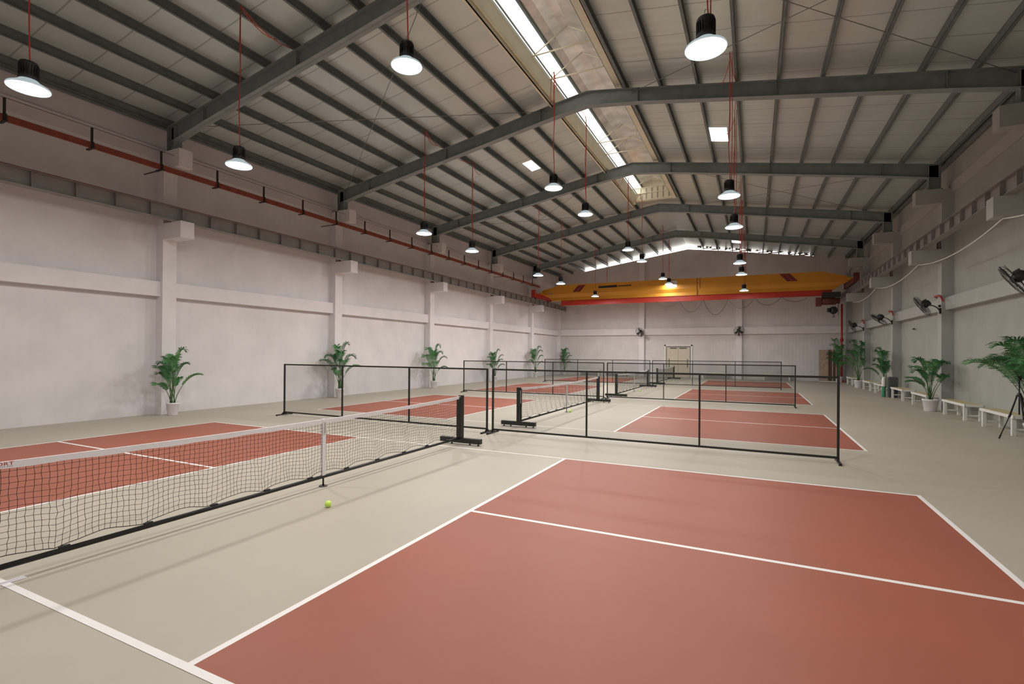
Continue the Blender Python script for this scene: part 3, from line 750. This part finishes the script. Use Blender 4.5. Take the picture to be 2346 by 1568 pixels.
lb = ['nearest and largest, cut by the picture edge', 'second from the camera', 'third from the camera', 'furthest, by the corner']
fc = [(-.75, .35, -.55), (-.8, .15, -.55), (-.55, .3, -.75), (-.8, .2, -.4)]
for i, (y, l, d_) in enumerate(zip(FY, lb, fc)):
    place_fan(fans[i], (9.9, y-.6, 3.38), d_, (10.40, y-.14, 3.2), 'black fan on curved arm, right wall, '+l, 'wall fans on the right wall')
for o, x, l in ((fans[4], -2.82, 'left one'), (fans[5], 4.02, 'right one')):
    place_fan(o, (x, YF-.62, 3.45), (-.35 if x < 0 else .3, -.8, -.35), (x, YF-.28, 3.2), 'small black fan on a back wall pilaster, %s of the two' % l, 'wall fans on the back wall')

# ------------------------------------------------------------------ corner items
rp = empty('fire_pipe', (10.15, 37.0, 0), 0, 'red vertical fire pipe with valve in the far right corner', 'pipe')
MB().tube([(0, 0, 0), (0, 0, 5.1)], .055, 12).build('riser', 'redpipe', rp)
v = MB(); v.lathe([(0, -.1), (.10, -.1), (.10, .1), (0, .1)], (0, 0, 2.75), 16); v.lathe([(0, -.05), (.08, -.05), (.08, .0), (0, .0)], (0, -.14, 2.75), 14, Matrix.Rotation(PI/2, 4, 'X')); v.build('valve', 'redpipe', rp)
v = MB(); v.box(-.16, .12, -.16, .12, 0, .12); v.build('base_plate', 'redpipe', rp)
for y, l in ((18.93, 'nearer'), (25.2, 'middle'), (31.5, 'further')):
    q = MB(); q.tube([(10.36, y-.55, 3.48), (10.36, y-.30, 3.66), (10.36, y-.1, 3.70), (10.36, y+.25, 3.70), (10.5, y+.6, 3.70)], .028, 8)
    tag(q.build('red_conduit', 'redpipe'), 'short red conduit bent around a right wall pilaster above a fan, %s one' % l, 'conduit', 'red conduits on the right wall')
q = MB(); q.lathe([(0, 0), (.04, 0), (.045, .03), (.03, .06), (0, .06)], (10.42, 18.85, 3.36), 14, Matrix.Rotation(-PI/2, 4, 'Y')); tag(q.build('socket_knob', 'blackp'), 'small round black fitting on the right wall pilaster by the second fan', 'wall fitting')
cm = empty('security_camera', (10.72, 22.85, 2.8), 0, 'small pale security camera on the right wall', 'camera')
q = MB().box(-.05, .0, -.06, .06, -.05, .05); q.build('mount', 'white', cm)
q = MB(); q.lathe([(0, 0), (.035, 0), (.035, .14), (0, .14)], (-.08, .04, 0), 12, Matrix.Rotation(PI/2, 4, 'X')); q.build('camera_body', 'bin', cm)

bs = empty('board_stack', (9.4, 37.05, 0), 0, 'stack of tall brown boards leaning in the far right corner', 'boards')
q = MB(); q.hexa([(-.52, -.22, .06), (-.02, -.22, .06), (-.02, -.16, .06), (-.52, -.16, .06)], [(-.50, -.08, 2.1), (-.0, -.08, 2.1), (0, -.02, 2.1), (-.50, -.02, 2.1)]); q.build('pale_board', 'board', bs)
for k in range(5):
    x = .0+.1*k; q = MB(); q.hexa([(x, -.2, .04), (x+.07, -.2, .04), (x+.07, -.12, .04), (x, -.12, .04)], [(x, -.08, 2.12), (x+.07, -.08, 2.12), (x+.07, 0, 2.12), (x, 0, 2.12)]); q.build('narrow_board', 'board' if k in (2, 4) else 'board2', bs)
q = MB().box(-.5, .5, -.05, .08, .04, 2.05); q.build('backing_board', 'board2', bs)
q = MB().box(-.5, .5, -.25, .1, 0, .05); q.build('support_block', 'white', bs)

bi = empty('grey_bin', (10.2, 23.95, 0), 0, 'dark grey rectangular bin between two benches on the right', 'bin')
q = MB(); q.hexa([(-.13, -.12, 0), (.15, -.12, 0), (.15, .14, 0), (-.13, .14, 0)], [(-.15, -.15, .78), (.17, -.15, .78), (.17, .17, .78), (-.15, .17, .78)]); q.build('bin_body', 'bin', bi)
q = MB(); q.hexa([(-.16, -.16, .78), (.18, -.16, .78), (.18, .18, .78), (-.16, .18, .78)], [(-.12, -.12, .86), (.14, -.12, .86), (.14, .14, .86), (-.12, .14, .86)]); q.build('lid', 'bin', bi)
q = empty('cleaning_bottle', (9.93, 24.1, 0), 0, 'white and green tall container standing beside the grey bin', 'container')
MB().lathe([(0, 0), (.07, 0), (.075, .02), (.075, .45)], n=18).build('lower_sleeve', 'green', q)
MB().lathe([(.075, .45), (.075, .72), (.05, .78), (.05, .84), (0, .85)], n=18).build('upper_sleeve', 'white', q)

tr = empty('tripod_stand', (9.9, 12.05, 0), 0, 'black tripod stand at the right edge in front of the bench', 'tripod')
A = Vector((0, 0, .95))
for fx, fy in ((-.22, .28), (.30, .12), (.02, -.36)):
    q = MB(); F = Vector((fx, fy, .0)); d_ = (F-A); q.tube([A+Vector((fx*.1, fy*.1, 0)), A+d_*.45], .016, 8); q.tube([A+d_*.42, A+d_*.5], .022, 8); q.tube([A+d_*.48, A+d_*.93], .011, 8)
    lg = q.build('leg', 'blackp', tr); q = MB(); q.tube([A+d_*.92, A+d_*1.0], [.018, .014], 8); q.build('rubber_foot', 'blackp', lg)
q = MB(); q.tube([(0, 0, .55), (0, 0, 1.25)], .014, 8); q.lathe([(0, .0), (.035, 0), (.04, .03), (.03, .07), (0, .08)], (0, 0, .92), 12); q.build('centre_column', 'blackp', tr)
q = MB(); q.lathe([(0, 0), (.03, .01), (.035, .04), (.02, .07), (0, .075)], (0, 0, 1.24), 12); q.cbox(0, 0, 1.33, .08, .05, .03); q.tube([(0, 0, 1.27), (.12, -.16, 1.18)], .008, 6); q.build('pan_head', 'blackp', tr)
